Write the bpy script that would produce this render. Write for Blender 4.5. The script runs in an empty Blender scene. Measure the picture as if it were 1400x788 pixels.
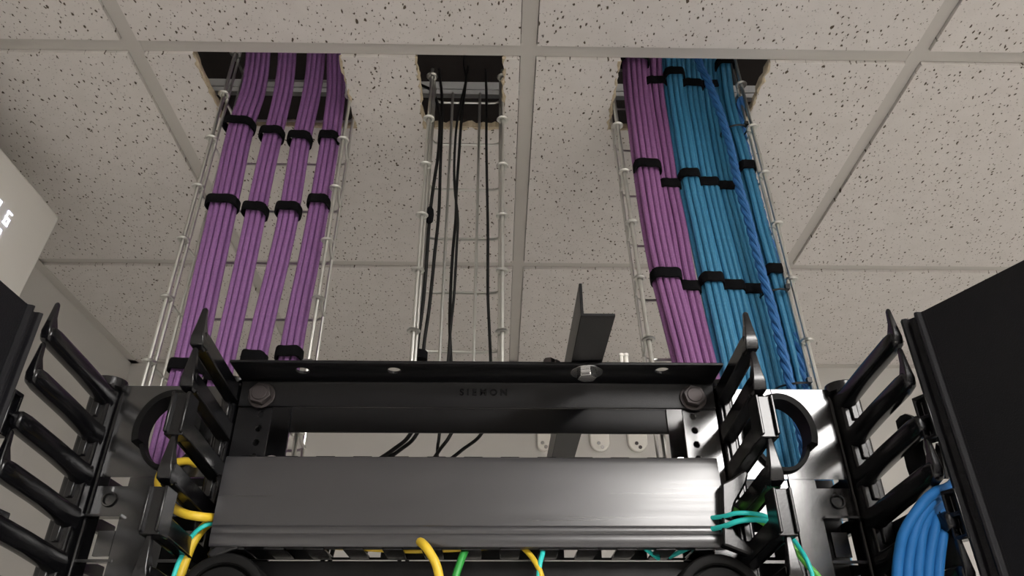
import bpy, bmesh, math, random
from mathutils import Vector, Matrix

# ------------------------------------------------------------------ camera
CZ = 1.835                       # camera height (m)
FPX, PITCH, YAW, ROLL = 1004.5, .54333, .0202, -.00236
_f = Vector((math.sin(YAW)*math.cos(PITCH), math.cos(YAW)*math.cos(PITCH), math.sin(PITCH)))
_r0 = Vector((math.cos(YAW), -math.sin(YAW), 0)); _u0 = _r0.cross(_f)
_r = _r0*math.cos(ROLL) + _u0*math.sin(ROLL); _u = -_r0*math.sin(ROLL) + _u0*math.cos(ROLL)
S = bpy.context.scene; COL = S.collection
cd = bpy.data.cameras.new('camera'); cam = bpy.data.objects.new('camera', cd); COL.objects.link(cam)
cd.sensor_width = 36; cd.lens = FPX/1400*36; cd.clip_start = .02
M4 = Matrix((_r, _u, -_f)).transposed().to_4x4(); M4.translation = Vector((0, 0, CZ))
cam.matrix_world = M4; S.camera = cam

# ------------------------------------------------------------------ world, exposure
w = bpy.data.worlds.new('world'); S.world = w; w.use_nodes = True
w.node_tree.nodes['Background'].inputs[0].default_value = (.9, .95, 1, 1)
w.node_tree.nodes['Background'].inputs[1].default_value = .02
S.view_settings.view_transform = 'Standard'; S.view_settings.look = 'None'
S.view_settings.gamma = 1; S.view_settings.use_curve_mapping = False
S.view_settings.exposure = 0.45
LIGHT = 22.0                     # radiance of the ceiling light diffusers
S.cycles.max_bounces = 10; S.cycles.diffuse_bounces = 7; S.cycles.sample_clamp_indirect = 6
S.cycles.use_denoising = True

random.seed(7)
def U(px, py, **k):
    """world point seen at photo pixel on the plane x=, y= or z= (measured depth)"""
    (a, v), = k.items(); i = 'xyz'.index(a)
    d = _f + _r*((px-700)/FPX) - _u*((py-394)/FPX)
    t = (v - (CZ if i == 2 else 0))/d[i]
    return Vector((d.x*t, d.y*t, d.z*t + CZ))

# ------------------------------------------------------------------ materials
def mat(name, col, rough=.5, metal=0, emit=None, spec=.5, bump=0, bscale=300, var=0, vscale=20, coat=0, aniso=None):
    m = bpy.data.materials.new(name); m.use_nodes = True; nt = m.node_tree; b = nt.nodes['Principled BSDF']
    b.inputs['Base Color'].default_value = (*col, 1); b.inputs['Roughness'].default_value = rough
    b.inputs['Metallic'].default_value = metal; b.inputs['Specular IOR Level'].default_value = spec
    if coat: b.inputs['Coat Weight'].default_value = coat; b.inputs['Coat Roughness'].default_value = .15
    tc = nt.nodes.new('ShaderNodeTexCoord')
    if emit: b.inputs['Emission Color'].default_value = (*emit[0], 1); b.inputs['Emission Strength'].default_value = emit[1]
    if bump:
        n = nt.nodes.new('ShaderNodeTexNoise'); n.inputs['Scale'].default_value = bscale; n.inputs['Detail'].default_value = 3
        bp = nt.nodes.new('ShaderNodeBump'); bp.inputs['Strength'].default_value = bump; bp.inputs['Distance'].default_value = .001
        nt.links.new(tc.outputs['Object'], n.inputs['Vector']); nt.links.new(n.outputs['Fac'], bp.inputs['Height'])
        nt.links.new(bp.outputs['Normal'], b.inputs['Normal'])
    if var:
        n2 = nt.nodes.new('ShaderNodeTexNoise'); n2.inputs['Scale'].default_value = vscale; n2.inputs['Detail'].default_value = 4
        mx = nt.nodes.new('ShaderNodeMix'); mx.data_type = 'RGBA'
        mx.inputs['A'].default_value = (*[c*(1-var) for c in col], 1); mx.inputs['B'].default_value = (*[min(1, c*(1+var)) for c in col], 1)
        nt.links.new(tc.outputs['Object'], n2.inputs['Vector']); nt.links.new(n2.outputs['Fac'], mx.inputs['Factor'])
        nt.links.new(mx.outputs['Result'], b.inputs['Base Color'])
    return m
MT = dict(
    black=mat('black_paint', (.006, .006, .007), .34, spec=.24, bump=.12, bscale=900),
    plate=mat('black_gloss_plate', (.010, .010, .011), .2, spec=1.0, coat=.6, bump=.1, bscale=45, var=.3, vscale=30),
    cover=mat('black_extruded_cover', (.014, .014, .018), .30, spec=1.0, coat=.35, bump=.04, bscale=500),
    plastic=mat('black_moulded_plastic', (.004, .004, .005), .22, spec=.45, bump=.05, bscale=500),
    door=mat('black_textured_door', (.007, .007, .009), .55, spec=.22, bump=.4, bscale=700),
    zinc=mat('zinc_wire', (.60, .60, .57), .3, metal=.92, var=.12, vscale=60),
    bolt=mat('dark_bolt', (.07, .06, .06), .45, metal=.6),
    steel=mat('bright_steel', (.6, .6, .6), .25, metal=1),
    velcro=mat('hook_and_loop', (.006, .006, .007), .95, spec=.1, bump=1, bscale=1500),
    tie=mat('nylon_tie', (.01, .01, .011), .4),
    purple=mat('purple_jacket', (.245, .112, .29), .55, spec=.3, bump=.5, bscale=900, var=.32, vscale=420),
    purple2=mat('purple_jacket_magenta', (.26, .112, .27), .55, spec=.3, bump=.5, bscale=900, var=.32, vscale=420),
    blue=mat('blue_jacket', (.042, .205, .36), .5, spec=.35, bump=.4, bscale=900, var=.3, vscale=420),
    rope=mat('deep_blue_jacket', (.026, .125, .33), .5, spec=.35, bump=.5, bscale=900, var=.35, vscale=400),
    pblue=mat('patch_blue_jacket', (.012, .105, .30), .6, spec=.2, bump=.1, bscale=600, var=.1, vscale=60),
    bcable=mat('black_jacket', (.008, .008, .008), .5, spec=.25),
    yellow=mat('yellow_jacket', (.72, .5, .035), .45, var=.08, vscale=60),
    teal=mat('teal_jacket', (.03, .60, .56), .4),
    matte=mat('black_matte_plastic', (.007, .007, .007), .6, spec=.15), green=mat('green_jacket', (.03, .30, .05), .4),
    lime=mat('bright_green_jacket', (.12, .45, .06), .4),
    grid=mat('grid_paint', (.50, .48, .45), .5),
    wall=mat('wall_paint', (.52, .508, .485), .7, bump=.15, bscale=250, var=.03, vscale=6),
    floor=mat('vinyl_floor', (.46, .45, .435), .5, var=.12, vscale=9),
    deck=mat('dark_deck', (.06, .05, .045), .9, var=.3, vscale=8), joist=mat('joist_paint', (.5, .5, .49), .8),
    edge=mat('torn_fibre', (.50, .42, .30), 1, bump=1, bscale=350, var=.35, vscale=160),
    acw=mat('white_plastic', (.66, .645, .61), .35, bump=.02), white=mat('white_mount', (.75, .73, .68), .35),
    led=mat('display_segments', (.9, .9, 1), .5, emit=((.85, .87, 1), 1.6)),
    lamp=mat('diffuser', (1, 1, 1), .5, emit=((1, .965, .935), LIGHT)), lampf=mat('lamp_frame', (.8, .8, .8), .5))
def streak(m):
    nt = m.node_tree; b = nt.nodes['Principled BSDF']; tc = nt.nodes.new('ShaderNodeTexCoord'); mp = nt.nodes.new('ShaderNodeMapping'); mp.inputs['Scale'].default_value = (3, 1, 260)
    n = nt.nodes.new('ShaderNodeTexNoise'); n.inputs['Scale'].default_value = 1; n.inputs['Detail'].default_value = 3; mr = nt.nodes.new('ShaderNodeMapRange')
    mr.inputs['From Min'].default_value = .3; mr.inputs['From Max'].default_value = .7; mr.inputs['To Min'].default_value = .27; mr.inputs['To Max'].default_value = .36
    nt.links.new(tc.outputs['Object'], mp.inputs[0]); nt.links.new(mp.outputs[0], n.inputs['Vector']); nt.links.new(n.outputs['Fac'], mr.inputs['Value']); nt.links.new(mr.outputs[0], b.inputs['Roughness'])
streak(MT['cover'])
def tile_mat():
    m = bpy.data.materials.new('fissured_tile'); m.use_nodes = True; nt = m.node_tree; b = nt.nodes['Principled BSDF']; N = nt.nodes.new; L = nt.links.new
    b.inputs['Roughness'].default_value = .95; b.inputs['Specular IOR Level'].default_value = .15
    tc = N('ShaderNodeTexCoord')
    def pits(scale, rot, stretch, rmax, keep, soft):
        mp = N('ShaderNodeMapping'); mp.inputs['Rotation'].default_value = (0, 0, rot); mp.inputs['Scale'].default_value = (scale, scale*stretch, scale)
        nz = N('ShaderNodeTexNoise'); nz.inputs['Scale'].default_value = 1.7; nz.inputs['Detail'].default_value = 2
        ad = N('ShaderNodeVectorMath'); ad.operation = 'MULTIPLY_ADD'; ad.inputs[1].default_value = (.55, .55, .0)
        v = N('ShaderNodeTexVoronoi'); v.voronoi_dimensions = '2D'; v.inputs['Scale'].default_value = 1; v.inputs['Randomness'].default_value = 1
        L(tc.outputs['Object'], mp.inputs[0]); L(mp.outputs[0], nz.inputs['Vector']); L(nz.outputs['Color'], ad.inputs[0]); L(mp.outputs[0], ad.inputs[2]); L(ad.outputs[0], v.inputs['Vector'])
        sp = N('ShaderNodeSeparateColor'); L(v.outputs['Color'], sp.inputs[0])
        # radius from the cell's random value: most cells have no pit or a tiny one
        mr = N('ShaderNodeMapRange'); mr.inputs['From Min'].default_value = keep; mr.inputs['From Max'].default_value = 1; mr.inputs['To Min'].default_value = 0; mr.inputs['To Max'].default_value = rmax
        L(sp.outputs[0], mr.inputs['Value'])
        sb = N('ShaderNodeMath'); sb.operation = 'SUBTRACT'; L(mr.outputs[0], sb.inputs[0]); L(v.outputs['Distance'], sb.inputs[1])
        m2 = N('ShaderNodeMapRange'); m2.inputs['From Min'].default_value = -soft; m2.inputs['From Max'].default_value = soft; L(sb.outputs[0], m2.inputs['Value'])
        return m2.outputs[0]
    a = pits(115, .5, .62, .175, .35, .035); c = pits(200, -.4, .8, .15, .55, .06); d = pits(62, 1.1, .6, .11, .5, .02)
    mx1 = N('ShaderNodeMath'); mx1.operation = 'MAXIMUM'; L(a, mx1.inputs[0])
    mc = N('ShaderNodeMath'); mc.operation = 'MULTIPLY'; mc.inputs[1].default_value = .55; L(c, mc.inputs[0]); L(mc.outputs[0], mx1.inputs[1])
    mx2 = N('ShaderNodeMath'); mx2.operation = 'MAXIMUM'; L(mx1.outputs[0], mx2.inputs[0]); L(d, mx2.inputs[1])
    nb = N('ShaderNodeTexNoise'); nb.inputs['Scale'].default_value = 25; nb.inputs['Detail'].default_value = 6; L(tc.outputs['Object'], nb.inputs['Vector'])
    base = N('ShaderNodeMix'); base.data_type = 'RGBA'; base.inputs['A'].default_value = (.60, .572, .545, 1); base.inputs['B'].default_value = (.70, .672, .65, 1); L(nb.outputs['Fac'], base.inputs['Factor'])
    fin = N('ShaderNodeMix'); fin.data_type = 'RGBA'; fin.inputs['B'].default_value = (.10, .08, .06, 1); L(base.outputs['Result'], fin.inputs['A']); L(mx2.outputs[0], fin.inputs['Factor'])
    L(fin.outputs['Result'], b.inputs['Base Color'])
    bp = N('ShaderNodeBump'); bp.inputs['Strength'].default_value = .5; bp.inputs['Distance'].default_value = .0015; bp.invert = True; L(mx2.outputs[0], bp.inputs['Height']); L(bp.outputs[0], b.inputs['Normal'])
    return m
MT['tile'] = tile_mat()

# ------------------------------------------------------------------ mesh helpers
ORI = {}
def tag(o, label=None, cat=None, group=None, kind=None):
    for k, v in (('label', label), ('category', cat), ('group', group), ('kind', kind)):
        if v: o[k] = v
    return o
def empty(name, loc):
    o = bpy.data.objects.new(name, None); COL.objects.link(o); o.location = loc; o.empty_display_size = .05; ORI[o] = Vector(loc); return o
class MB:
    def __init__(s): s.v = []; s.f = []
    def add(s, vs, fs):
        n = len(s.v); s.v += [Vector(q) for q in vs]; s.f += [[i+n for i in f] for f in fs]; return s
    def box(s, x0, x1, y0, y1, z0, z1):
        return s.add([(x, y, z) for x in (x0, x1) for y in (y0, y1) for z in (z0, z1)],
                     [(0, 1, 3, 2), (4, 6, 7, 5), (0, 4, 5, 1), (2, 3, 7, 6), (0, 2, 6, 4), (1, 5, 7, 3)])
    def prism(s, pts, axis, a, b):
        """polygon of 2-D points extruded along axis from a to b"""
        def P(p, t): return {'x': (t, p[0], p[1]), 'y': (p[0], t, p[1]), 'z': (p[0], p[1], t)}[axis]
        n = len(pts)
        return s.add([P(p, a) for p in pts]+[P(p, b) for p in pts], [list(range(n))[::-1], list(range(n, 2*n))]+[(i, (i+1) % n, n+(i+1) % n, n+i) for i in range(n)])
    def loft(s, rings, cap=True):
        n = len(rings[0]); vs = [p for r in rings for p in r]; fs = []
        for k in range(len(rings)-1):
            for i in range(n): fs.append((k*n+i, k*n+(i+1) % n, (k+1)*n+(i+1) % n, (k+1)*n+i))
        if cap: fs += [list(range(n))[::-1], list(range((len(rings)-1)*n, len(rings)*n))]
        return s.add(vs, fs)
    def tube(s, path, r, n=8, r2=None, closed=False):
        path = [Vector(p) for p in path]; rings = []; m = len(path)
        t = (path[1]-path[0]).normalized(); nrm = t.orthogonal().normalized()
        for i, p in enumerate(path):
            t = (path[min(i+1, m-1)]-path[max(i-1, 0)]).normalized()
            nrm = (nrm - t*nrm.dot(t)).normalized(); b = t.cross(nrm); rr = r[i] if isinstance(r, list) else r
            rings.append([p + (nrm*math.cos(2*math.pi*k/n)+b*math.sin(2*math.pi*k/n))*rr for k in range(n)])
        return s.loft(rings)
    def cyl(s, c, r, h, axis='z', n=16, r2=None):
        c = Vector(c); r2 = r if r2 is None else r2
        d = {'x': Vector((1, 0, 0)), 'y': Vector((0, 1, 0)), 'z': Vector((0, 0, 1))}[axis]; a = d.orthogonal(); b = d.cross(a)
        return s.loft([[c+d*t+(a*math.cos(2*math.pi*k/n)+b*math.sin(2*math.pi*k/n))*q for k in range(n)] for t, q in ((-h/2, r), (h/2, r2))])
    def torus(s, c, R, r, axis='z', n=16, m=8, a0=0, a1=2*math.pi, flat=1):
        c = Vector(c); d = {'x': Vector((1, 0, 0)), 'y': Vector((0, 1, 0)), 'z': Vector((0, 0, 1))}[axis]; a = d.orthogonal(); b = d.cross(a)
        full = a1-a0 > 6.28; k = n if full else n+1; rings = []
        for i in range(k):
            t = a0+(a1-a0)*i/n; e = a*math.cos(t)+b*math.sin(t)
            rings.append([c+e*(R+r*math.cos(2*math.pi*j/m))+d*(r*flat*math.sin(2*math.pi*j/m)) for j in range(m)])
        if full: rings.append(rings[0]); return s.loft(rings, False)
        return s.loft(rings)
    def build(s, name, m, parent=None, origin=None, bevel=0, smooth=True, seg=2):
        base = ORI[parent] if parent else (Vector(origin) if origin is not None else Vector())
        me = bpy.data.meshes.new(name); bm = bmesh.new(); vs = [bm.verts.new(p-base) for p in s.v]
        for f in s.f:
            try: bm.faces.new([vs[i] for i in f])
            except ValueError: pass
        bmesh.ops.remove_doubles(bm, verts=bm.verts, dist=1e-6); bmesh.ops.recalc_face_normals(bm, faces=bm.faces)
        bm.to_mesh(me); bm.free(); me.materials.append(MT[m])
        if smooth:
            for p in me.polygons: p.use_smooth = True
            try: me.set_sharp_from_angle(angle=math.radians(38))
            except Exception: pass
        o = bpy.data.objects.new(name, me); COL.objects.link(o)
        if parent: o.parent = parent; ORI[o] = base
        else: o.location = base; ORI[o] = base
        if bevel:
            md = o.modifiers.new('edge', 'BEVEL'); md.width = bevel; md.segments = seg; md.limit_method = 'ANGLE'; md.angle_limit = math.radians(40)
        return o
def cut(o, mb):
    """subtract the shapes of mb from o, for holes and slots"""
    base = ORI[o]; me = bpy.data.meshes.new('c'); bm = bmesh.new(); vs = [bm.verts.new(p-base) for p in mb.v]
    for f in mb.f: bm.faces.new([vs[i] for i in f])
    bmesh.ops.recalc_face_normals(bm, faces=bm.faces); bm.to_mesh(me); bm.free()
    c = bpy.data.objects.new('c', me); COL.objects.link(c); c.parent = o.parent; c.location = o.location
    mods = [(m.width, m.segments) for m in o.modifiers if m.type == 'BEVEL']; o.modifiers.clear()
    md = o.modifiers.new('b', 'BOOLEAN'); md.object = c; md.operation = 'DIFFERENCE'; md.solver = 'EXACT'
    bpy.context.view_layer.update(); dg = bpy.context.evaluated_depsgraph_get()
    new = bpy.data.meshes.new_from_object(o.evaluated_get(dg)); o.modifiers.clear(); new.name = o.data.name; o.data = new
    bpy.data.objects.remove(c)
    for wd, sg in mods:
        md = o.modifiers.new('edge', 'BEVEL'); md.width = wd; md.segments = sg; md.limit_method = 'ANGLE'; md.angle_limit = math.radians(40)
    return o
def spline(pts, n=6):
    P = [Vector(p) for p in pts]; out = []; Q = [P[0]*2-P[1]]+P+[P[-1]*2-P[-2]]
    for i in range(1, len(Q)-2):
        for k in range(n):
            t = k/n; a, b, c, d = Q[i-1], Q[i], Q[i+1], Q[i+2]
            out.append(.5*((2*b)+(c-a)*t+(2*a-5*b+4*c-d)*t*t+(3*b-a-3*c+d)*t**3))
    out.append(P[-1]); return out

# ================================================================== the setting
CEIL = 2.743; XW, XR, YB, YF = -1.047, 3.05, 1.924, -3.9
GX, GY, T = .0424, .7867, .61
MB().box(XW-.1, XR+.1, YF-.1, YB+.1, -.05, 0).build('floor', 'floor', smooth=False)['kind'] = 'structure'
for nm, bx in (('wall_back', (XW-.1, XR+.1, YB, YB+.1)), ('wall_left', (XW-.1, XW, YF, YB)), ('wall_right', (XR, XR+.1, YF, YB)), ('wall_front', (XW-.1, XR+.1, YF-.1, YF))):
    MB().box(*bx, 0, 3.4).build(nm, 'wall', smooth=False)['kind'] = 'structure'
ceil = empty('ceiling', (0, 0, CEIL)); tag(ceil, 'suspended ceiling of fissured white tiles in a painted metal grid', kind='structure')
MB().box(XW-.1, XR+.1, YF-.1, YB+.1, 3.4, 3.5).build('ceiling_deck', 'deck', ceil, smooth=False)
j = MB()
for yy in (1.16,):
    j.box(XW, XR, 1.30, 1.306, 3.168, 3.218).box(XW, XR, 1.292, 1.30, 3.168, 3.172).box(XW, XR, 1.296, 1.30, 3.19, 3.194)
j.build('roof_joist', 'joist', ceil, smooth=False)
xs = [GX+T*k for k in range(-2, 6)]; ys = [GY+T*k for k in range(-8, 3)]
TROF = []                                                        # cells taken by light fittings
def cellx(i): return max(xs[i], XW), min(xs[i+1] if i+1 < len(xs) else xs[i]+T, XR)
def jag(x0, y0, x1, y1, n=14, a=.0022, keep=True):
    return [(x0+(x1-x0)*k/n+random.uniform(-a, a), y0+(y1-y0)*k/n+random.uniform(-a, a)) for k in range(0 if keep else 1, n+1)]
LAMPS = [(1, -4, 2), (1, -6, 2), (4, -4, 2), (4, -7, 2)]        # grid cell x, first cell y, cells long
lampcells = {(a, b+q) for a, b, n in LAMPS for q in range(n)}
HOLES = {(-1, 0): [(-.479, -.251, .957), (-.133, .005, .956)], (0, 0): [(.187, .425, .956)]}
G2 = .0132; TZ = CEIL-.0055
for kx in range(-2, 5):
    for ky in range(-8, 2):
        if (kx, ky) in lampcells: continue
        x0, x1 = max(GX+T*kx, XW), min(GX+T*(kx+1), XR); y0, y1 = GY+T*ky, min(GY+T*(ky+1), YB)
        if y0 < YF: y0 = YF
        if x1-x0 < .05: continue
        x0 += G2; x1 -= G2; y0 += G2; y1 -= G2
        outline = [(x0, y0)]
        for hx0, hx1, hy in HOLES.get((kx, ky), []):
            outline += jag(hx0, y0, hx0, hy) + jag(hx0, hy, hx1, hy, 20, .0035) + jag(hx1, hy, hx1, y0)
            outline[-1] = (hx1, y0)
        outline += [(x1, y0), (x1, y1), (x0, y1)]
        t = MB().prism(outline, 'z', TZ, TZ+.016)
        o = t.build('ceiling_tile', 'tile', ceil, smooth=False)
        if (kx, ky) in HOLES:                                    # raw fibre shows on the cut edges
            o.data.materials.append(MT['edge'])
            for p in o.data.polygons:
                c = p.center
                if abs(p.normal.z) < .5 and x0+.02 < c.x < x1-.02 and y0+.002 < c.y < y1-.1: p.material_index = 1
for (kx, ky), hs in HOLES.items():
    for hx0, hx1, hy in hs:                                      # crumbled rim round the cut
        c = MB()
        for (a, b), (p, q) in (((hx0, .80), (hx0, hy)), ((hx0, hy), (hx1, hy)), ((hx1, hy), (hx1, .80))):
            n = 16; c.tube([(a+(p-a)*i/n+random.uniform(-.0018, .0018), b+(q-b)*i/n+random.uniform(-.0018, .0018), TZ+.0015+random.uniform(-.001, .002)) for i in range(n+1)],
                           [random.uniform(.0012, .0042) for _ in range(n+1)], 6)
        c.build('torn_edge', 'edge', ceil)
def bar(x0, x1, y0, y1):
    m = MB().box(x0, x1, y0, y1, CEIL, CEIL+.001)
    if x1-x0 > y1-y0: m.box(x0, x1, (y0+y1)/2-.001, (y0+y1)/2+.001, CEIL+.001, CEIL+.035)
    else: m.box((x0+x1)/2-.001, (x0+x1)/2+.001, y0, y1, CEIL+.001, CEIL+.035)
    return m
for k in range(-1, 5): bar(GX+T*k-.012, GX+T*k+.012, YF, YB).build('grid_bar', 'grid', ceil, smooth=False)
for k in range(-7, 2): bar(XW, XR, GY+T*k-.012, GY+T*k+.012).build('grid_bar', 'grid', ceil, smooth=False).location.z += .0006
MB().box(XW, XW+.022, YF, YB, CEIL-.0075, CEIL-.006).box(XW, XW+.001, YF, YB, CEIL-.006, CEIL+.02).build('wall_angle', 'grid', ceil, smooth=False)
MB().box(XW, XR, YB-.022, YB, CEIL-.0075, CEIL-.006).box(XW, XR, YB-.001, YB, CEIL-.006, CEIL+.02).build('wall_angle', 'grid', ceil, smooth=False)
# light fittings (behind the camera): aisle row, plus unseen far pair added as fill
for i, (a, b, n) in enumerate(LAMPS):
    x0, x1, y0, y1 = GX+T*a+.01, GX+T*(a+1)-.01, GY+T*b+.01, GY+T*(b+n)-.01
    r = empty('ceiling_light', ((x0+x1)/2, (y0+y1)/2, CEIL-.008))
    tag(r, ['recessed two by four ceiling light beside the rack aisle', 'recessed ceiling light adjoining the one beside the aisle', 'added unseen two by four fill light near the far side wall',
            'added unseen fill light in the far corner of the room'][i], 'ceiling light', 'recessed ceiling lights')
    fr = MB()
    for q in ((x0, x1, y0, y0+.025), (x0, x1, y1-.025, y1), (x0, x0+.025, y0+.025, y1-.025), (x1-.025, x1, y0+.025, y1-.025)): fr.box(*q, CEIL-.008, CEIL+.05)
    fr.build('frame', 'lampf', r, smooth=False)
    MB().box(x0+.026, x1-.026, y0+.026, y1-.026, CEIL-.004, CEIL).build('diffuser', 'lamp', r, smooth=False)

# ================================================================== wall unit with display
ay = 1.11; ax = -.815
r = empty('air_conditioner', (XW, .67, 2.36)); tag(r, 'white wall-mounted air conditioner with glowing digits on its front', 'air conditioner')
prof = [(XW, 2.685), (ax-.012, 2.685), (ax-.003, 2.677), (ax, 2.664)]
tp = U(83, 295, y=ay); lo = U(25, 412, y=ay)
prof = [(XW, tp.z), (tp.x-.008, tp.z), (tp.x-.002, tp.z-.003), (tp.x, tp.z-.010), (lo.x, lo.z), (lo.x-.012, lo.z-.02), (XW, lo.z-.05)]
body = MB().prism(prof, 'y', ay-.86, ay).build('body', 'acw', r, bevel=.004)
sl = MB().prism([(prof[4][0]-.002, prof[4][1]-.004), (prof[5][0], prof[5][1]-.002), (XW+.03, prof[6][1]+.004), (XW+.03, prof[6][1]-.006), (prof[5][0]-.004, prof[5][1]-.008)], 'y', ay-.80, ay-.05)
sl.build('louver', 'acw', r)
# seven-segment digits lying on the front face
fd = Vector((lo.x-tp.x, 0, lo.z-(tp.z-.010))).normalized()     # down the face
fn = Vector((-fd.z, 0, fd.x));  fn = fn if fn.x > 0 else -fn
def on_face(px, py):
    d = _f + _r*((px-700)/FPX) - _u*((py-394)/FPX); p0 = Vector((tp.x, 0, tp.z-.010))-Vector((0, 0, CZ))
    return d*(p0.dot(fn)/d.dot(fn))+Vector((0, 0, CZ))
def seg_digit(mb, c, w_, h_, segs):
    t = w_*.2; Y = Vector((0, 1, 0)); up = -fd
    def sb(u0, u1, v0, v1):
        P = [c+Y*u+up*v+fn*q for q in (.0002, .0016) for u, v in ((u0, v0), (u1, v0), (u1, v1), (u0, v1))]
        mb.add(P, [(0, 1, 2, 3), (7, 6, 5, 4), (0, 4, 5, 1), (1, 5, 6, 2), (2, 6, 7, 3), (3, 7, 4, 0)])
    W, H = w_/2, h_/2
    D = dict(a=(-W, W, H-t, H), g=(-W, W, -t/2, t/2), d=(-W, W, -H, -H+t), f=(-W, -W+t, 0, H), b=(W-t, W, 0, H), e=(-W, -W+t, -H, 0), c=(W-t, W, -H, 0))
    for q in segs: sb(*D[q])
for c_, w_, h_, sg_ in (((10, 299), .0115, .024, 'afgedc'), ((-5, 281), .0115, .024, 'abgedc'), ((-3, 317), .010, .013, 'abgedc')):
    mb = MB(); seg_digit(mb, on_face(*c_), w_, h_, sg_); tag(mb.build('display_digit', 'led', r, smooth=False), 'glowing white digit')

# ================================================================== the two-post rack
XC = -.022; RW = .262
rack = empty('equipment_rack', (XC, .80, 0)); tag(rack, 'black two-post rack whose top cross angle carries the embossed maker name', 'rack')
for s in (-1, 1):
    p = MB(); xa, xb = XC+s*RW, XC+s*(RW-.037); xo = XC+s*(RW-.003)
    p.prism([(xb, .7605), (xa, .7605), (xa, .8365), (xb, .8365), (xb, .8335), (xo, .8335), (xo, .7635), (xb, .7635)], 'z', .01, 2.171)
    o = p.build('post', 'plate' if s > 0 else 'black', rack, smooth=False)
    h = MB()
    for k in range(22):
        z = 2.131-.04445/2*k*.714*1.0
        h.cyl((XC+s*.2360, .762, z), .0028, .02, 'y', 10)
    cut(o, h)
    b = MB().cyl((XC+s*.2375, .7505, 2.151), .0088, .008, 'y', 6).cyl((XC+s*.2375, .7465, 2.151), .006, .0025, 'y', 20).cyl((XC+s*.2375, .7555, 2.151), .0105, .002, 'y', 20)
    b.build('hex_bolt', 'bolt', rack, bevel=.0006)
    b = MB().cyl((XC+s*.216, .758, 2.076), .006, .004, 'y', 16).cyl((XC+s*.24, .758, 2.074), .0045, .005, 'y', 16)
    b.build('panel_screw', 'steel', rack, bevel=.0006)
    MB().box(min(XC+s*.16, XC+s*.262), max(XC+s*.16, XC+s*.262), .70, .9, 0, .012).build('foot', 'black', rack, bevel=.001)
fa = MB().prism([(.7605, 2.139), (.757, 2.139), (.757, 2.1655), (.7555, 2.168), (.709, 2.169), (.709, 2.172), (.7605, 2.172)], 'x', XC-RW, XC+RW)
fa = fa.build('front_top_angle', 'black', rack, bevel=.0008)
h = MB()
for px in (414, 539, 905): 
    q = U(px, 507, z=2.169); h.cyl((q.x, q.y, 2.17), .0052, .02, 'z', 20)
q = U(802, 508, z=2.169); h.cyl((q.x, q.y, 2.17), .006, .02, 'z', 20)
cut(fa, h)
MB().prism([(.8365, 2.139), (.840, 2.139), (.840, 2.172), (.888, 2.172), (.888, 2.169), (.8365, 2.169)], 'x', XC-RW, XC+RW).build('rear_top_angle', 'black', rack, bevel=.0008)
q = U(802, 508, z=2.169)
MB().cyl((q.x, q.y, 2.1682), .0125, .0016, 'z', 24).cyl((q.x, q.y, 2.164), .0075, .007, 'z', 6).cyl((q.x, q.y, 2.186), .004, .03, 'z', 12).build('bracket_bolt', 'steel', rack, bevel=.0005)
for px, yy in ((752, .725), (760, .73)):
    q = U(px, 492, z=2.175); MB().cyl((q.x, yy, 2.177), .0045, .010, 'z', 6).build('stud_nut', 'bolt', rack)
for px in (852, 859):
    q = U(px, 492, z=2.175); MB().cyl((q.x, .72, 2.178), .0017, .013, 'z', 10).cyl((q.x, .72, 2.1855), .0022, .003, 'z', 10).build('stud_end', 'white', rack)
tc = bpy.data.curves.new('embossed_lettering', 'FONT'); tc.body = 'SIEMON'; tc.size = .0104; tc.extrude = .0009; tc.space_character = 1.6; tc.align_x = 'CENTER'; tc.offset = .0003
to = bpy.data.objects.new('t', tc); COL.objects.link(to); bpy.context.view_layer.update()
tme = bpy.data.meshes.new_from_object(to.evaluated_get(bpy.context.evaluated_depsgraph_get())); bpy.data.objects.remove(to)
to = bpy.data.objects.new('embossed_lettering', tme); COL.objects.link(to); tme.materials.clear(); tme.materials.append(MT['plastic'])
q = U(661, 541, y=.757); to.parent = rack; to.location = Vector((q.x, .7568, q.z))-ORI[rack]; to.rotation_euler = (math.pi/2, 0, 0)

# steel angle bolted on the rack top and running back to the wall
st = MB().prism([(.0775, 2.1725), (.1105, 2.1725), (.1105, 2.1755), (.0805, 2.1755), (.0805, 2.209), (.0775, 2.209)], 'y', .609, YB-.002)
tag(st.build('steel_angle', 'black', origin=(.09, 1.25, 2.1725), bevel=.0006), 'black steel angle bolted across the rack top and reaching back to the wall', 'bracket')

# ================================================================== horizontal manager
hm = empty('horizontal_cable_manager', (XC, .757, 1.98)); tag(hm, 'black horizontal cable manager with a smooth hinged cover across the rack front', 'cable manager')
x0, x1 = -.2655, .2165
pr = [(.7065, 2.0665), (.7060, 2.0665)]
front = [(.7062, 2.066), (.7056, 2.064), (.7050, 2.060), (.7046, 2.045), (.7046, 2.015), (.7047, 2.0005), (.7053, 1.9998), (.7047, 1.999), (.7047, 1.9945), (.7055, 1.993), (.7048, 1.9918), (.7052, 1.986), (.7060, 1.9830), (.7072, 1.9815)]
back = [(.720, 1.9815), (.720, 1.9835), (.7085, 1.984), (.7075, 1.987), (.7075, 2.062), (.709, 2.0645), (.720, 2.065), (.720, 2.067), (.708, 2.067)]
MB().prism(front+back, 'x', x0, x1).build('cover', 'cover', hm)
bp = MB().box(x0+.004, x1-.004, .7555, .7585, 1.9795, 2.068).build('back_plate', 'black', hm, smooth=False)
h = MB()
for a, b in ((300, 330), (450, 481), (503, 521), (771, 801), (822, 851), (884, 905), (918, 952)):
    h.box(U(a, 755, y=.757).x, U(b, 755, y=.757).x, .74, .78, 1.9815, 2.055)
cut(bp, h)
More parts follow.
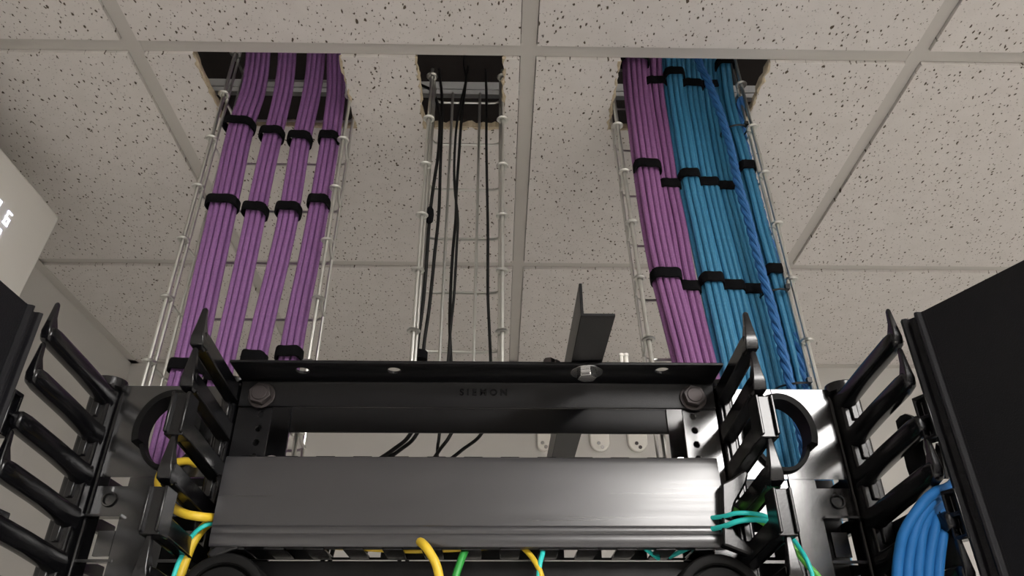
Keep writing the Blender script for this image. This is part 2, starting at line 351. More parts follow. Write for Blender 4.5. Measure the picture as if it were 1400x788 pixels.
for k in range(13):                                              # finger ducts above and below
    xx = x0+.022+k*(x1-x0-.044)/12
    for z in (1.9795, 2.066):
        MB().box(xx-.0095, xx+.0095, .711, .7555, z, z+.0028).build('duct_finger', 'plastic', hm, bevel=.0008)
for s in (-1, 1):
    tr = [(984, 664), (998, 657), (1009, 649), (1016, 645), (1021, 650), (1018, 663), (1010, 678), (1003, 690), (1000, 700), (1000, 722), (1005, 733), (1016, 742), (1030, 755), (1024, 762), (1004, 754), (994, 750), (986, 748)]
    pts = []
    for a, b in tr:
        q = U(a, b, y=.697); pts.append(((q.x if s > 0 else 2*(-.0245)+.016-q.x), q.z))
    MB().prism(pts, 'y', *((.690, .704) if s > 0 else (.709, .722))).build('curved_end_bracket', 'plastic', hm, bevel=.002)

pp = empty('patch_bay', (XC, .757, 1.885)); tag(pp, 'black row of network ports mounted directly beneath the horizontal cable manager', 'patch panel')
MB().box(XC-.241, XC+.241, .752, .7595, 1.89, 1.9775).build('face_plate', 'black', pp, bevel=.001)
MB().box(XC-.205, XC+.205, .7595, .80, 1.90, 1.97).build('housing', 'black', pp, bevel=.001)
for k in range(12):
    xx = XC-.2+k*.0345; MB().box(xx, xx+.028, .749, .752, 1.93, 1.952).build('port', 'plastic', pp, bevel=.001)
for s in (-1, 1):                                                # bend-radius drums at both ends of the panel
    c = Vector((XC+s*.226, .716, 1.949))
    d = MB()
    for R, yy in ((.026, .712), (.022, .722), (.022, .735), (.026, .746)): d.torus((c.x, yy, c.z-.014), R, .0035, 'y', 28, 8)
    d.cyl((c.x, .729, c.z-.014), .0205, .04, 'y', 28)
    d.build('bend_radius_drum', 'matte', pp)

# ================================================================== vertical managers
FZ = [2.1585-.0435*k for k in range(12)]
def manager(s):
    base = (XC+s*.336, .80, 0); R = empty('vertical_cable_manager', base)
    tag(R, 'tall black vertical cable manager with fingers and open door, ' + ('blue cables behind its plate' if s > 0 else 'purple cables behind its plate'), 'cable manager', 'vertical cable managers beside the rack')
    X = lambda u: XC+s*u
    def bx(m, u0, u1, *a): m.box(min(X(u0), X(u1)), max(X(u0), X(u1)), *a); return m
    cu, cz, ra, rb = .3325, 2.114, .0290, .0370
    # top plate with its cable opening
    N = 48; inner = []; outer = []
    u0, u1, z0, z1 = .270, .404, 2.0665, 2.1705
    angs = sorted([2*math.pi*k/N for k in range(N)]+[math.atan2(z-cz, u-cu) % (2*math.pi) for u in (u0, u1) for z in (z0, z1)])
    for a in angs:
        c_, s_ = math.cos(a), math.sin(a); inner.append((cu+ra*c_, cz+rb*s_))
        t = min((q for q in ((u1-cu)/c_ if c_ > 1e-9 else (u0-cu)/c_ if c_ < -1e-9 else 9, (z1-cz)/s_ if s_ > 1e-9 else (z0-cz)/s_ if s_ < -1e-9 else 9) if q > 0))
        outer.append((cu+t*c_, cz+t*s_))
    n = len(angs); vs = [(X(u), y, z) for y in (.776, .778) for ring in (inner, outer) for u, z in ring]; fs = []
    for i in range(n):
        j_ = (i+1) % n; fs += [(i, j_, n+j_, n+i), (2*n+i, 3*n+i, 3*n+j_, 2*n+j_), (i, 2*n+i, 2*n+j_, j_), (n+i, n+j_, 3*n+j_, 3*n+i)]
    pl = MB().add(vs, fs).build('top_plate', 'plate', R, smooth=False)
    cut(pl, bx(MB(), .3335, .3345, .70, .80, 2.06, cz)); cut(pl, bx(MB(), .3335, .3345, .70, .80, cz, 2.18))
    for zz in (2.0905,): pass
    # collar round the opening: deeper over the upper half
    for nm, a0, a1, y0, th in (('opening_collar', -.35, math.pi+.35, .756, .0075), ('opening_lip', math.pi+.35, 2*math.pi-.35, .769, .0045)):
        rings = []; K = 26
        for i in range(K+1):
            a = a0+(a1-a0)*i/K; c_, s_ = math.cos(a), math.sin(a); P = []
            for y, e in ((y0, -.0005), (y0, th-.001), (y0+.003, th), (.779, th), (.782, -.001)): P.append(Vector((X(cu+(ra+e)*c_), y, cz+(rb+e)*s_)))
            rings.append(P)
        MB().loft(rings).build(nm, 'matte', R)
    # ladder back below the plate
    bx(MB(), .3345, .3625 if s > 0 else .3665, .776, .779, .02, 2.066).build('centre_strip', 'plate', R, smooth=False)
    bx(MB(), .318, .3335, .779, .781, .02, 2.066).build('inner_strip', 'plate', R, smooth=False)
    for k in range(8):
        z = 2.058-.0895*k
        for a, b in ((.282, .318), (.3625, .402)):
            m = MB(); bx(m, a, b, .781, .783, z-.030, z); bx(m, a, b, .770, .783, z-.034, z-.0315); bx(m, a, b, .775, .783, z-.078, z-.075)
            bx(m, a+.009, a+.026, .785, .789, z-.070, z-.045)
            mid = (a+b)/2+(.006 if a > .3 else -.006)
            m.build('cross_plate', 'plate' if k == 0 else 'black', R, smooth=False)
            t = MB().torus((X(mid-.004), .779, z-.014), .0048, .0009, 'y', 20, 6).box(X(mid-.004)-.0008, X(mid-.004)+.0008, .7785, .781, z-.008, z-.001)
            t.build('keyhole_ring', 'plate', R)
    bx(MB(), .272, (.378 if s < 0 else .412), .842, .846, .02, 2.085).build('rear_cover', 'black', R, smooth=False)
    # spines
    if s > 0: bx(MB(), .4265, .4295, .70, .80, 1.2, 2.018).build('side_plate', 'black', R, smooth=False)
    for nm, uc, wd in (('inner_spine', .2735, .018), ('outer_spine', .414, .024)):
        m = MB(); bx(m, uc-wd/2, uc+wd/2, .757, .80, .02, 2.168); bx(m, uc-wd/2-.004, uc-wd/2+.002, .774, .80, .02, 2.168)
        sp = m.build(nm, 'plastic', R, bevel=.003)
        for k in range(11):
            z = (FZ[k]+FZ[k+1])/2
            bx(MB(), uc-.004, uc+.004, .7535, .758, z-.0105, z+.0105).build('spine_rib', 'plastic', R, bevel=.0015)
        MB().cyl((X(uc+(.0 if uc > .3 else 0)), .772, 2.1685), .0125, .012, 'z', 20).build('spine_cap', 'plastic', R, bevel=.0015)
    # fingers with upturned ends
    for col, uc in (('in', .2695), ('out', .410)):
        for k in range(12):
            z = FZ[k]+.004; block = (k % 2 == 0 and k >= 2); m = MB()
            if col == 'in':
                hw = .0062
                rings = []
                for y, hz, dz in ((.762, .0115, -.010), (.750, .0086, -.008), (.70, .0084, -.004), (.656, .0082, 0), (.643, .0070, .001)):
                    rings.append([Vector((X(uc)+a*hw, y, z+dz+b*hz)) for a, b in ((-1, -1), (1, -1), (1, 1), (-1, 1))])
                m.loft(rings)
                for e in (-1, 1):                                   # flange along the lower edge
                    m.loft([[Vector((X(uc)+e*hw+p, y, z+dz+q)) for p, q in ((-.0010, -.0098), (.0010, -.0098), (.0010, -.0072), (-.0010, -.0072))] for y, dz in ((.757, -.009), (.70, -.004), (.652, 0))])
            else:
                rings = []
                for y, rz, rx, dz in ((.765, .0135, .0105, -.012), (.752, .0108, .0085, -.010), (.70, .0102, .0082, -.005), (.645, .0098, .008, -.001), (.634, .0085, .007, 0), (.630, .0055, .005, 0)):
                    rings.append([Vector((X(uc)+rx*math.copysign(abs(math.cos(t))**.7, math.cos(t)), y, z+dz+rz*math.copysign(abs(math.sin(t))**.7, math.sin(t)))) for t in [2*math.pi*i/20 for i in range(20)]])
                m.loft(rings)
            ye = .643 if col == 'in' else .634
            if block:
                if col == 'in':
                    m.box(X(uc)-.0085, X(uc)+.0085, ye-.006, ye+.014, z-.012, z+.0285)
                    m.box(X(uc)-.0085, X(uc)-.0055, ye-.010, ye-.004, z-.010, z+.0285).box(X(uc)+.0055, X(uc)+.0085, ye-.010, ye-.004, z-.010, z+.0285)
            else:
                rings = []
                for dz, a, y0_, y1_ in ((-.0105, .0040, ye+.001, ye+.008), (-.007, .0064, ye-.004, ye+.011), (.001, .0062, ye-.006, ye+.011), (.006, .0052, ye-.006, ye+.008), (.018, .0038, ye-.005, ye+.002), (.031, .0026, ye-.004, ye+.001), (.0335, .0016, ye-.003, ye)):
                    if col == 'out': a *= .72; dz = dz if dz > 0 else dz*.6
                    rings.append([Vector((X(uc)+p*a, y, z+dz)) for p, y in ((-1, y0_), (1, y0_), (1, y1_), (-1, y1_))])
                m.loft(rings)
            m.build('finger', 'plastic', R, bevel=.0016 if col == 'in' else .0014)
    # hinges on the outer column: small double-cell clips gripping the door edge
    door_ang = math.radians(25 if s > 0 else 1.5)
    hinge = Vector((X(.4165), .622, 0)); du = Vector((s*math.sin(door_ang), -math.cos(door_ang), 0)); dn = Vector((-du.y, du.x, 0))*s   # along the door, and its outer face
    def dp(a, b, z): return hinge+du*a+dn*b+Vector((0, 0, z))
    def dprism(pts, za, zb):
        m = MB(); n = len(pts); m.add([dp(a, b, z) for z in (za, zb) for a, b in pts], [list(range(n))[::-1], list(range(n, 2*n))]+[(i, (i+1) % n, n+(i+1) % n, n+i) for i in range(n)]); return m
    top = 2.178
    door = dprism([(.020, .001), (.152, .001), (.156, .0045), (.156, .010), (.152, .013), (.020, .013)], .06, top).build('door', 'door', R, bevel=.001)
    dprism([(-.004, .000), (.000, -.0035), (.003, -.001), (.0035, .003), (.011, .005), (.012, -.001), (.0145, -.004), (.017, -.003), (.0185, .001), (.021, .001), (.021, .013), (.004, .013), (-.003, .009)], .06, top).build('hinge_rail', 'door', R, bevel=.0006)
    for k in (2, 4, 6, 8, 10):
        z = FZ[k]+.008
        hb = dprism([(-.014, -.004), (.0, -.004), (.0, .008), (-.014, .008)], z-.021, z+.021).build('hinge_clip', 'plastic', R, bevel=.001)
        for dz in (-.0095, .0095):
            cut(hb, dprism([(-.0115, -.006), (-.0025, -.006), (-.0025, .004), (-.0115, .004)], z+dz-.0075, z+dz+.0075))
        if k == 2 and s < 0: continue
        if k == 2:
            MB().prism([(q.y, q.z) for q in (U(a, b, x=.403) for a, b in ((1225, 576), (1231, 569), (1238, 566), (1246, 569), (1250, 575), (1258, 572), (1263, 590), (1263, 612), (1267, 626), (1274, 629), (1278, 622), (1280, 606), (1287, 612), (1294, 655), (1246, 657), (1240, 640)))], 'x', min(X(.4245), X(.4275)), max(X(.4245), X(.4275))).build('latch_tab', 'plastic', R)
        else: MB().box(min(X(.4105), X(.4135)), max(X(.4105), X(.4135)), .632, .668, z-.038, z-.004).box(min(X(.4105), X(.4135)), max(X(.4105), X(.4135)), .650, .672, z-.004, z+.010).build('latch_tab', 'plastic', R, bevel=.002)
    # short rear fingers
    for uc in (.2735, .414):
        for k in range(12):
            z = FZ[k]; m = MB(); m.box(X(uc)-.005, X(uc)+.005, .80, .86, z-.007, z+.007); m.build('rear_finger', 'plastic', R, bevel=.002)
    return R
manager(-1); manager(1)

# ================================================================== wire trays
def tray(xa, xb, xa2, xb2, ztop, zbot, ymid, mids, label, trays_first_clip, cut_right=None):
    """xa..xb rail positions at z 2.85, xa2..xb2 at z 2.25"""
    R = empty('wire_tray', ((xa2+xb2)/2, .95, zbot)); tag(R, label, 'cable tray', 'wire basket cable trays through the ceiling')
    YR, YBK, r = .893, .951, .0022
    def XX(a, a2, z): return a2+(a-a2)*(z-2.25)/.6
    def line(a, a2, y, rr, nm, z1=None, dx=0):
        zt = z1 or ztop
        MB().tube([(XX(a, a2, zt)+dx, y, zt), (XX(a, a2, zbot)+dx, y, zbot)], rr, 8).build(nm, 'zinc', R)
    for a, a2, sg in ((xa, xa2, 1), (xb, xb2, -1)):
        line(a, a2, YR, .0030, 'side_rail'); line(a, a2, YR+.010, .0025, 'long_wire', dx=sg*.0035); line(a, a2, .938, .0024, 'long_wire', dx=sg*.0015)
    for t in mids:
        line(xa+(xb-xa)*t, xa2+(xb2-xa2)*t, YBK-.004, .0024, 'long_wire')
    z = trays_first_clip
    while z > zbot+.02:
        if z < ztop:
            A, B = XX(xa, xa2, z), XX(xb, xb2, z); rc = .016
            dr = .012                                           # the cross wire sits a little off square
            pts = [(A-.003, YR-.004, z+.003), (A-.0045, YR, z), (A-.002, YR+.012, z-.001), (A+.0005, YBK-.026, z-.002)]
            pts += [(A+rc*(1-math.cos(t)), YBK-rc+rc*math.sin(t), z-.003) for t in (.3, .8, 1.2, 1.57)]
            pts += [(B-rc*(1-math.cos(t)), YBK-rc+rc*math.sin(t), z-.003) for t in (1.57, 1.2, .8, .3)]
            pts += [(B-.0005, YBK-.026, z-.002), (B+.002, YR+.012, z-.001), (B+.0045, YR, z), (B+.003, YR-.004, z+.003)]
            c = MB().tube(pts, .0024, 8)
            for q in (A, B): c.torus((q, YR, z), .0048, .0021, 'z', 14, 6)
            c.build('cross_wire', 'zinc', R)
        z -= .0985
    return R
tray(-.463, -.2525, -.463, -.2535, 2.96, 2.12, .93, (.13, .36, .59), 'wide wire tray carrying only purple cable bundles', 2.847)
tray(-.1185, .0025, -.1165, .0045, 2.815, 2.185, .93, (.27, .67), 'narrow wire tray with thin black cables behind the rack centre', 2.797)
tray(.187, .412, .206, .424, 2.96, 2.12, .93, (.25, .5, .75), 'wide wire tray carrying purple and blue cables together', 2.885)

# ================================================================== cable bundles
ORD = ['first', 'second', 'third', 'fourth', 'fifth', 'sixth', 'seventh', 'eighth', 'ninth', 'tenth', 'eleventh', 'twelfth', 'thirteenth']
def TT(py, l, r):
    a, b = U(l, py, y=.905), U(r, py, y=.905); return ((a.z+b.z)/2, a.x, b.x)
def edge_at(tab, z):
    """tab rows: z, x left, x right (metres)"""
    tab = sorted(tab)
    if z <= tab[0][0]: return tab[0][1:]
    if z >= tab[-1][0]: return tab[-1][1:]
    for a, b in zip(tab, tab[1:]):
        if a[0] <= z <= b[0]:
            t = (z-a[0])/(b[0]-a[0]); return tuple(p+(q-p)*t for p, q in zip(a[1:], b[1:]))
def fwd(z):                                                      # above the ceiling the cables lean out over the tiles
    if z < 2.76: return 0
    t = (z-2.76)/.2; return -.08*t*t
ZS = [1.72, 1.85, 1.98, 2.08, 2.18, 2.26, 2.34, 2.42, 2.5, 2.58, 2.66, 2.72, 2.78, 2.84, 2.9, 2.94]
def bundle(tab, n, b, yc, m, desc, ref, group, rows=2, rad=.0040, jit=.0012, name='network_cable', zs=ZS, over=.45):
    """n cables side by side in front, more behind; b is the half depth"""
    rng = random.Random(len(desc)*31+n); ph = rng.uniform(0, 6)
    sgn = -1 if tab[3][1] < 0 else 1
    counts = ([n-1, n, n-1, n] if rows > 2 else [n, n-1])[:rows]
    for row, k in enumerate(counts):
        for i in range(k):
            am = jit*.5; pts = []
            for z in zs:
                xl, xr = edge_at(tab, z); wd = xr-xl-(.006 if rows > 2 else .003)
                pitch = max(2.04*rad, wd/n)
                xm = (xl+xr)/2+sgn*(.0030 if rows > 2 else .0015); u = (i-(k-1)/2)
                x = xm+pitch*u+am*math.sin(z*9+ph)
                y = yc-b+b*.75*(u/(n/2))**2+row*rad*1.95+am*.6*math.cos(z*7+ph)+fwd(z)
                pts.append((x, y, z))
            zt = 2.975+row*rad*2.1; pts.append((pts[-1][0], pts[-1][1]-.05-.002*row, zt)); pts.append((pts[-1][0], pts[-1][1]-.35, zt+.004))
            o = MB().tube(spline(pts, 3), rad, 9).build(name, m, origin=pts[0])
            col = 'purple' if 'purple' in m else 'blue'
            lab = f'{ORD[i]} {col} cable from {ref}' + ('' if row == 0 else ', second layer' if row == 1 else ', rear layer') + f', in the {desc}'
            tag(o, lab, 'cable', group)
def strap(tab, z, b, yc, label, h=.0165, tilt=0, u0=0, u1=1, th=.0019, tail=0, group='black hook-and-loop cable straps', ex=.0025):
    xl, xr = edge_at(tab, z); xm, a = (xl+xr)/2+(-.003 if xl < 0 else .003), (xr-xl-.006)/2+ex; bb = b; K = 40; y0 = yc+fwd(z)
    rings = []
    for i in range(K+1):
        t = 2*math.pi*i/K; c_, s_ = math.cos(t), math.sin(t); e = .72
        X_, Y_ = math.copysign(abs(c_)**e, c_), math.copysign(abs(s_)**e, s_)
        zz = z+tilt*X_*a-.003*(1-abs(s_))*0 + .0008*math.sin(5*t)
        rings.append([Vector((xm+(a+d)*X_, y0+(bb+d)*Y_, zz+q)) for d, q in ((0, -h/2), (th, -h/2+.0008), (th+.0004, 0), (th, h/2-.0008), (0, h/2))])
    m = MB().loft(rings[:-1]+[rings[0]], False)
    # overlapping end of the strap
    pr = []
    for i in range(9):
        t = -math.pi/2+(.15+i*.11)*(1 if tail >= 0 else -1); c_, s_ = math.cos(t), math.sin(t); e = .72
        X_, Y_ = math.copysign(abs(c_)**e, c_), math.copysign(abs(s_)**e, s_); d0 = th+.0003
        pr.append([Vector((xm+(a+d)*X_, y0+(bb+d)*Y_, z+tilt*X_*a-.001+q)) for d, q in ((d0, -h/2+.001), (d0+.0016, -h/2+.0015), (d0+.0016, h/2-.0012), (d0, h/2-.001))])
    m.loft(pr)
    tag(m.build('cable_strap', 'velcro', origin=(xm, y0, z)), label, 'cable strap', group)
# rows (z, left x, right x)
B1 = [TT(76, 338, 372), TT(130, 322, 358), TT(165, 305, 347), TT(225, 293, 334), TT(275, 281, 324), TT(340, 265, 311), TT(420, 247, 294), TT(497, 231, 275), TT(560, 207, 263), TT(620, 194, 254), (1.98, -.45, -.40), (1.72, -.42, -.37)]
B2 = [TT(76, 380, 409), TT(130, 366, 399), TT(180, 355, 386), TT(225, 345, 375), TT(285, 331, 364), TT(340, 319, 353), TT(400, 305, 339), TT(475, 289, 321), TT(515, 280, 311), (2.1, -.384, -.350), (1.72, -.37, -.335)]
B3 = [TT(76, 421, 448), TT(130, 408, 436), TT(185, 394, 425), TT(285, 377, 410), TT(340, 365, 399), TT(400, 350, 382), TT(480, 332, 364), TT(510, 326, 356), (2.1, -.340, -.306), (1.72, -.335, -.30)]
B4 = [TT(76, 452, 470), TT(130, 445, 470), TT(190, 436, 462), TT(270, 422, 450), TT(340, 408, 439), TT(400, 394, 426), TT(480, 378, 412), (2.19, -.302, -.270), (1.72, -.30, -.27)]
PUR = 'in the all-purple tray'
Y1 = .921
bundle(B1, 5, .010, Y1, 'purple', 'thickest bundle of the all-purple tray', 'the rail', 'purple cables of the thickest bundle', rows=3, rad=.0043)
bundle(B2, 4, .008, Y1, 'purple', 'bundle beside the thickest purple one', 'that one', 'purple cables of the bundle beside the thickest', rows=3)
bundle(B3, 4, .008, Y1, 'purple', 'third bundle from the thickest one', 'that side', 'purple cables of the third bundle', rows=3)
bundle(B4, 4, .008, Y1, 'purple', 'slim bundle of the all-purple tray', 'bundle three', 'purple cables of the slim rail bundle', rows=3)
BN = {'B1': 'the thickest purple bundle', 'B2': 'the purple bundle beside the thickest', 'B3': 'the third purple bundle from the thickest', 'B4': 'the slim purple bundle at the tray rail'}
for nm, tb, b, zs_ in (('B1', B1, .0165, (2.702, 2.538, 2.259)), ('B2', B2, .0155, (2.682, 2.525, 2.243)), ('B3', B3, .0155, (2.672, 2.526, 2.272)), ('B4', B4, .0155, (2.673, 2.541, 2.279))):
    for k, z in enumerate(zs_):
        strap(tb, z, b, Y1-.002, f'black strap round {BN[nm]}, ' + ('highest of three' if k == 0 else 'middle of three' if k == 1 else 'lowest of three'),
              tilt=random.uniform(-.09, .03), tail=1)
PA = [(2.86, .209, .256), (2.712, .214, .254), (2.609, .214, .255), (2.507, .216, .257), (2.404, .221, .263), (2.272, .234, .281), (1.72, .27, .31)]
PB = [(2.86, .250, .287), (2.713, .253, .286), (2.587, .254, .286), (2.508, .258, .290), (2.395, .262, .292), (2.272, .276, .300), (1.72, .30, .325)]
BA = [(2.86, .284, .318), (2.723, .286, .318), (2.596, .286, .317), (2.509, .291, .320), (2.397, .294, .326), (2.273, .300, .334), (2.1, .300, .336), (1.72, .315, .345)]
BB = [(2.86, .316, .352), (2.723, .316, .349), (2.596, .315, .349), (2.509, .318, .352), (2.397, .325, .358), (2.273, .329, .364), (2.1, .329, .366), (1.72, .34, .37)]
BD = [(2.86, .350, .392), (2.723, .348, .388), (2.596, .346, .388), (2.509, .350, .392), (2.397, .356, .398), (2.273, .360, .405), (2.1, .360, .405), (1.72, .365, .41)]
BF = [(2.86, .378, .407), (2.723, .379, .404), (2.596, .386, .410), (2.509, .388, .412), (2.397, .393, .419), (2.273, .398, .423), (1.72, .40, .42)]
MIX = 'mixed tray'
bundle(PA, 5, .011, .915, 'purple2', 'raised purple bundle', 'the rail', 'purple cables of the raised bundle', rows=3, rad=.0043)
bundle(PB, 3, .003, .922, 'purple2', 'flat purple bundle beside blue', 'the rail', 'purple cables of the flat bundle', rows=2, rad=.0046)
bundle(BA, 4, .008, .918, 'blue', 'blue bundle next to purple', 'the purple', 'blue cables of the bundle next to purple', rows=3, jit=.0006, rad=.0045)
bundle(BB, 4, .003, .921, 'blue', 'flat blue bundle in mid tray', 'the purple', 'blue cables of the flat mid bundle', rows=2, jit=.0006, rad=.0043)
bundle(BD, 5, .003, .928, 'blue', 'deep-set blue bundle', 'the purple', 'blue cables of the deep-set bundle', rows=2, jit=.0008, rad=.0043)
bundle(BF, 3, .007, .916, 'blue', 'narrow blue bundle at the rail', 'the purple', 'blue cables of the narrow rail bundle', rows=3, rad=.0044)
WH = ['highest of three', 'middle of three', 'lowest of three']
for nm, tb, b, yc, zs_ in (('raised purple bundle', PA, .0165, .9125, (2.846, 2.613, 2.406)), ('flat purple bundle beside blue cables', PB, .0115, .924, (2.812, 2.586, 2.394)),
                       ('blue bundle next to purple', BA, .0155, .9175, (2.822, 2.599, 2.403)), ('flat blue bundle in mid tray', BB, .0105, .923, (2.808, 2.590, 2.396)),
                       ('deep-set blue bundle', BD, .0105, .930, (2.812, 2.588, 2.394)), ('narrow blue bundle at the rail', BF, .0155, .917, (2.843, 2.617, 2.418))):
    for k, z in enumerate(zs_):
        strap(tb, z, b, yc, f'black fabric strap round the {nm}, {WH[k]}', tilt=random.uniform(-.12, .02) if nm.startswith('raised') else random.uniform(-.05, .04), h=.0175, tail=-1, ex=.003)
# twisted deep-blue cables lying over the blue bundles
def twisted(trace, label, y0, r=.0058, pitch=.06, zextra=True):
    c = [U(px, py, y=y0+dy) for px, py, dy in trace]
    if zextra: c = [Vector((c[0].x-.004, c[0].y-.03, c[0].z+.04)), *c, c[-1]+Vector((.0, 0, -.12)), c[-1]+Vector((-.002, 0, -.4))]
    P = spline(c, 14); m = MB(); L = 0; ln = [0]
    for a, b in zip(P, P[1:]): L += (b-a).length; ln.append(L)
    for q in range(3):
        pts = []
        for p, s in zip(P, ln):
            t = 2*math.pi*(s/pitch+q/3); pts.append(p+Vector((math.cos(t), math.sin(t), 0))*r*.62)
        m.tube(pts, r*.62, 8)
    tag(m.build('twisted_cable', 'rope', origin=P[-1]), label, 'cable', 'twisted deep-blue cables')
twisted([(955, 83, -.015), (968, 112, -.012), (983, 150, -.006), (998, 200, 0), (1010, 255, 0), (1023, 300, 0), (1038, 360, 0), (1055, 420, 0), (1067, 470, 0), (1079, 520, 0)], 'twisted deep-blue cable crossing over the blue bundles', .896)
twisted([(1014, 175, .016), (1028, 240, .014), (1046, 310, .012), (1069, 385, .008), (1084, 440, .003), (1093, 480, 0), (1099, 522, 0)], 'twisted deep-blue cable along the rail side of the narrow blue bundle', .910, r=.0058)
# nylon ties on the narrow blue bundle
for (a, b, y, lab) in ((990, 1022, 171, 'just under the ceiling hole'), (1046, 1077, 394, 'below the lower fabric strap'), (1068, 1108, 521, 'at the top edge of the plate')):
    p, q = U(a, y+3, y=.90), U(b, y+3, y=.90); xm = (p.x+q.x)/2; R_ = (q.x-p.x)/2+.002; K = 36
    pts = [Vector((xm+R_*math.cos(2*math.pi*i/K), .912+.022*math.sin(2*math.pi*i/K), p.z+.002*math.cos(2*math.pi*i/K)+.004*math.sin(2*math.pi*i/K))) for i in range(K+1)]
    m = MB().tube(pts, .0016, 6); m.box(xm+R_*.7-.003, xm+R_*.7+.003, .889, .896, p.z-.003, p.z+.004)
    tag(m.build('cable_tie', 'tie', origin=(xm, .912, p.z)), f'thin black nylon tie round the narrow blue bundle, {lab}', 'cable tie', 'nylon ties on the blue cables')

# thin black cables in the narrow tray
def cord(trace, r, m, label, name='patch_cable', group=None, n=6, extra=()):
    pts = [U(px, py, y=y) for px, py, y in trace]+[Vector(e) for e in extra]
    if trace[-1][1] >= 785 or (m == 'bcable'):                                    # hanging cords run on down the rack
        d = (pts[-1]-pts[-2]).normalized(); e = pts[-1]
        pts += [e+Vector((d.x*.05, .012, -.09)), e+Vector((d.x*.06, .02, -.30)), e+Vector((d.x*.05, .02, -.75))]
    o = MB().tube(spline(pts, n), r, 10).build(name, m, origin=pts[-1]); return tag(o, label, 'cable', group)
g = 'thin black cables in the narrow tray'
T0 = [(640, 60, 1.2), (634, 84, 1.05), (637, 108, .985)]
cord([(540, 100, 1.05), (575, 116, .97), (592, 127, .945), (601, 160, .93), (599, 210, .93), (594, 245, .93), (588, 292, .93), (584, 345, .93), (579, 410, .93), (571, 470, .93), (569, 520, .93), (570, 570, .93), (558, 598, .92), (535, 617, .90), (505, 640, .87), (470, 690, .86)], .0027, 'bcable', 'black cable entering the narrow tray through the hole corner, with a dark tie', 'black_cable', g)
cord([(600, 95, 1.1), (604, 130, .95), (604, 170, .935), (602, 230, .935), (600, 290, .935), (594, 350, .935), (587, 420, .935), (580, 470, .935), (577, 520, .935), (580, 565, .935), (567, 598, .925), (545, 617, .91), (515, 640, .88), (480, 690, .87)], .0026, 'bcable', 'black cable second in from the tray rail nearest the purple bundles'.replace('nearest', 'beside'), 'black_cable', g)
cord(T0+[(630, 140, .945), (624, 175, .935), (621, 225, .93), (622, 262, .93), (626, 300, .93), (624, 345, .93), (621, 400, .93), (616, 450, .93), (612, 500, .93), (604, 560, .93), (600, 600, .93), (598, 618, .93), (596, 700, .9)], .0021, 'bcable', 'thin black cable dropping in an S-curve from the middle of the ceiling hole', 'black_cable', g)
cord([(640, 90, 1.1), (634, 135, .955), (630, 175, .94), (627, 220, .94), (624, 262, .94), (623, 300, .94), (619, 345, .94), (616, 400, .94), (615, 450, .94), (618, 520, .94), (622, 575, .935), (614, 598, .93), (600, 617, .92), (580, 650, .89), (560, 700, .87)], .0024, 'bcable', 'straight black cable running beside the S-curved one', 'black_cable', g)
cord([(664, 95, 1.1), (665, 130, .95), (665, 200, .935), (666, 260, .93), (667, 320, .93), (667, 400, .93), (669, 450, .93), (671, 500, .93), (672, 560, .93), (657, 595, .92), (630, 617, .90), (600, 645, .87), (575, 700, .86)], .0023, 'bcable', 'black cable hanging alone along the tray rail beside the ceiling bar', 'black_cable', g)
q = U(587.5, 294, y=.926); 
MB_ = MB().loft([[Vector((q.x+a*math.cos(t), q.y+a*math.sin(t), q.z+dz)) for t in [2*math.pi*i/14 for i in range(14)]] for dz, a in ((-.016, .003), (-.012, .0058), (0, .0066), (.010, .0056), (.015, .003))])
tag(MB_.build('cable_strap', 'velcro', origin=q), 'small black fabric wrap on the black cables of the narrow tray', 'cable strap')
q = U(573, 487, y=.925)
tag(MB().cyl(q, .0085, .012, 'z', 14).build('cable_strap', 'velcro', origin=q, bevel=.001), 'small black fabric wrap on the black cables just above the rack top', 'cable strap')

# ================================================================== patch cords
cord([(350, 716, .745), (325, 712, .738), (300, 709, .724), (275, 707, .702), (250, 702, .70), (232, 690, .72), (220, 674, .735), (217, 658, .74), (222, 644, .745), (236, 634, .75), (262, 632, .77), (285, 650, .80)], .0042, 'yellow', 'thick yellow cord looping out of the cover end past the purple opening')
cord([(300, 705, .74), (280, 720, .73), (266, 738, .72), (255, 762, .72), (243, 800, .72), (232, 850, .72)], .0046, 'yellow', 'thick yellow cord dropping beside a teal one below the fingers')
cord([(340, 716, .745), (305, 715, .728), (280, 719, .712), (262, 734, .715), (253, 752, .715), (240, 780, .715), (228, 830, .715)], .0022, 'teal', 'thin teal cord dropping beside the thick yellow one')
cord([(940, 712, .74), (985, 707, .695), (1008, 702, .680), (1032, 703, .680), (1052, 709, .685), (1076, 728, .70), (1098, 757, .72), (1110, 785, .72), (1120, 840, .72)], .0021, 'teal', 'upper thin teal cord leaving the shiny end of the cover')
cord([(940, 730, .74), (986, 721, .695), (1010, 713, .680), (1036, 711, .680), (1056, 716, .685), (1074, 733, .70), (1083, 752, .72), (1088, 775, .735), (1089, 800, .76)], .0024, 'teal', 'lower teal cord leaving the shiny end of the cover')
cord([(990, 690, .75), (1012, 702, .74), (1038, 712, .73), (1062, 727, .725), (1082, 747, .725), (1103, 772, .725), (1130, 810, .725)], .0031, 'lime', 'bright green cord crossing between the two teal cords')
cord([(540, 725, .75), (562, 735, .735), (578, 744, .7), (590, 760, .695), (599, 782, .695), (604, 830, .70)], .0042, 'yellow', 'thick yellow cord hanging out under the cover centre')
cord([(660, 735, .75), (645, 742, .735), (637, 752, .722), (629, 770, .715), (620, 800, .71), (615, 840, .71)], .0036, 'green', 'dark green cord hanging under the cover centre')
cord([(690, 735, .75), (706, 742, .735), (718, 752, .722), (730, 766, .715), (740, 787, .71), (748, 830, .71)], .0026, 'yellow', 'slim yellow cord hanging beside a teal one under the cover')
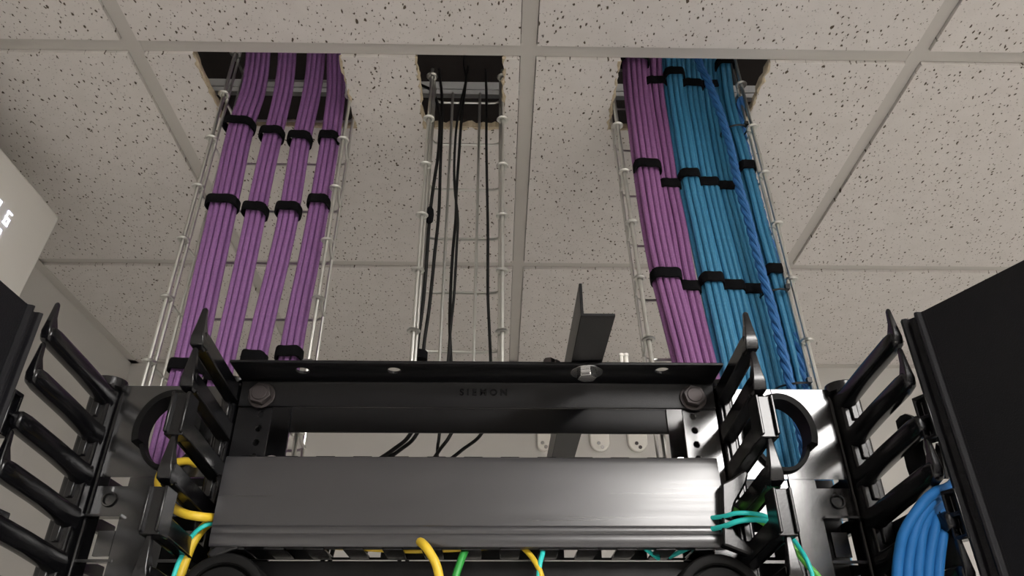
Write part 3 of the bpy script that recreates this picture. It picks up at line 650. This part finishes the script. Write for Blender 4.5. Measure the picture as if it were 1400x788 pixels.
cord([(700, 746, .745), (722, 748, .735), (740, 746, .722), (742, 756, .716), (738, 772, .712), (736, 800, .71), (735, 840, .71)], .0024, 'teal', 'teal cord hanging under the cover beside the slim yellow one')
cord([(370, 742, .744), (410, 745, .744), (460, 749, .744), (515, 752, .744), (560, 754, .744), (622, 752, .744), (690, 747, .744), (720, 740, .744)], .0022, 'yellow', 'slim yellow cord lying along inside the horizontal manager')
cord([(860, 735, .73), (875, 742, .722), (882, 750, .72), (892, 758, .735), (900, 764, .745)], .0022, 'teal', 'short teal cord curling under the cover near the shiny end'.replace('near', 'towards'))
cord([(915, 762, .75), (930, 755, .74), (948, 747, .73), (965, 740, .725), (985, 735, .72)], .0022, 'teal', 'teal cord slanting up into the slot below the shiny cover end')
g = 'blue patch cords looping out from behind the door'
for i, (bx_, mx_, my_) in enumerate(((1228, 1237, 726), (1242, 1252, 722), (1256, 1262, 724), (1270, 1279, 716), (1284, 1290, 722))):
    o = cord([(1318, 640, .70+.0095*i), (1300+i*1.5, 664+i*5, .655+.0095*i), (1281+i*4, 672+i*7, .640+.0085*i), (1262+i*6, 688+i*6, .636+.006*i), (mx_, my_, .636+.002*i), (bx_+1, 760, .64), (bx_-2, 800, .64), (bx_-4, 880, .65)], .0044, 'pblue',
             ['outermost blue patch cord of the loop, farthest from the door', 'second blue patch cord in from the outside of the loop', 'middle blue patch cord of the loop', 'fourth blue patch cord of the loop, beside the innermost', 'innermost blue patch cord of the loop, closest against the door'][i].replace('farthest from', 'away from').replace('closest ', ''), group=g)

# ================================================================== white mounts on the back wall
for i, (a, b) in enumerate(((736, 751), (808, 832), (859, 884))):
    xc = (U(a, 600, y=1.915).x+U(b, 600, y=1.915).x)/2; z0 = 2.480; L = .12; W = .0265
    if i == 0: W = .018
    pts = [(xc+W*math.cos(t), z0+W+W*math.sin(t)) for t in [math.pi+math.pi*k/14 for k in range(15)]]+[(xc+W*math.cos(t), z0+L-W+W*math.sin(t)) for t in [math.pi*k/14 for k in range(15)]]
    R = empty('wall_mount', (xc, YB, z0)); tag(R, ['rounded white plastic mount on the back wall, partly behind the steel angle', 'rounded white plastic mount on the back wall, beside the steel angle', 'rounded white plastic mount with two screws, farther from the steel angle'][i], 'wall mount', 'white plastic mounts on the back wall')
    MB().prism(pts, 'y', YB-.012, YB).build('plate', 'white', R, bevel=.003)
    for dx, dz in ((-.004, .022), (.005, .011)): MB().cyl((xc+dx, YB-.0125, z0+dz), .0035, .003, 'y', 12).build('screw', 'steel' if i < 2 else 'bolt', R)
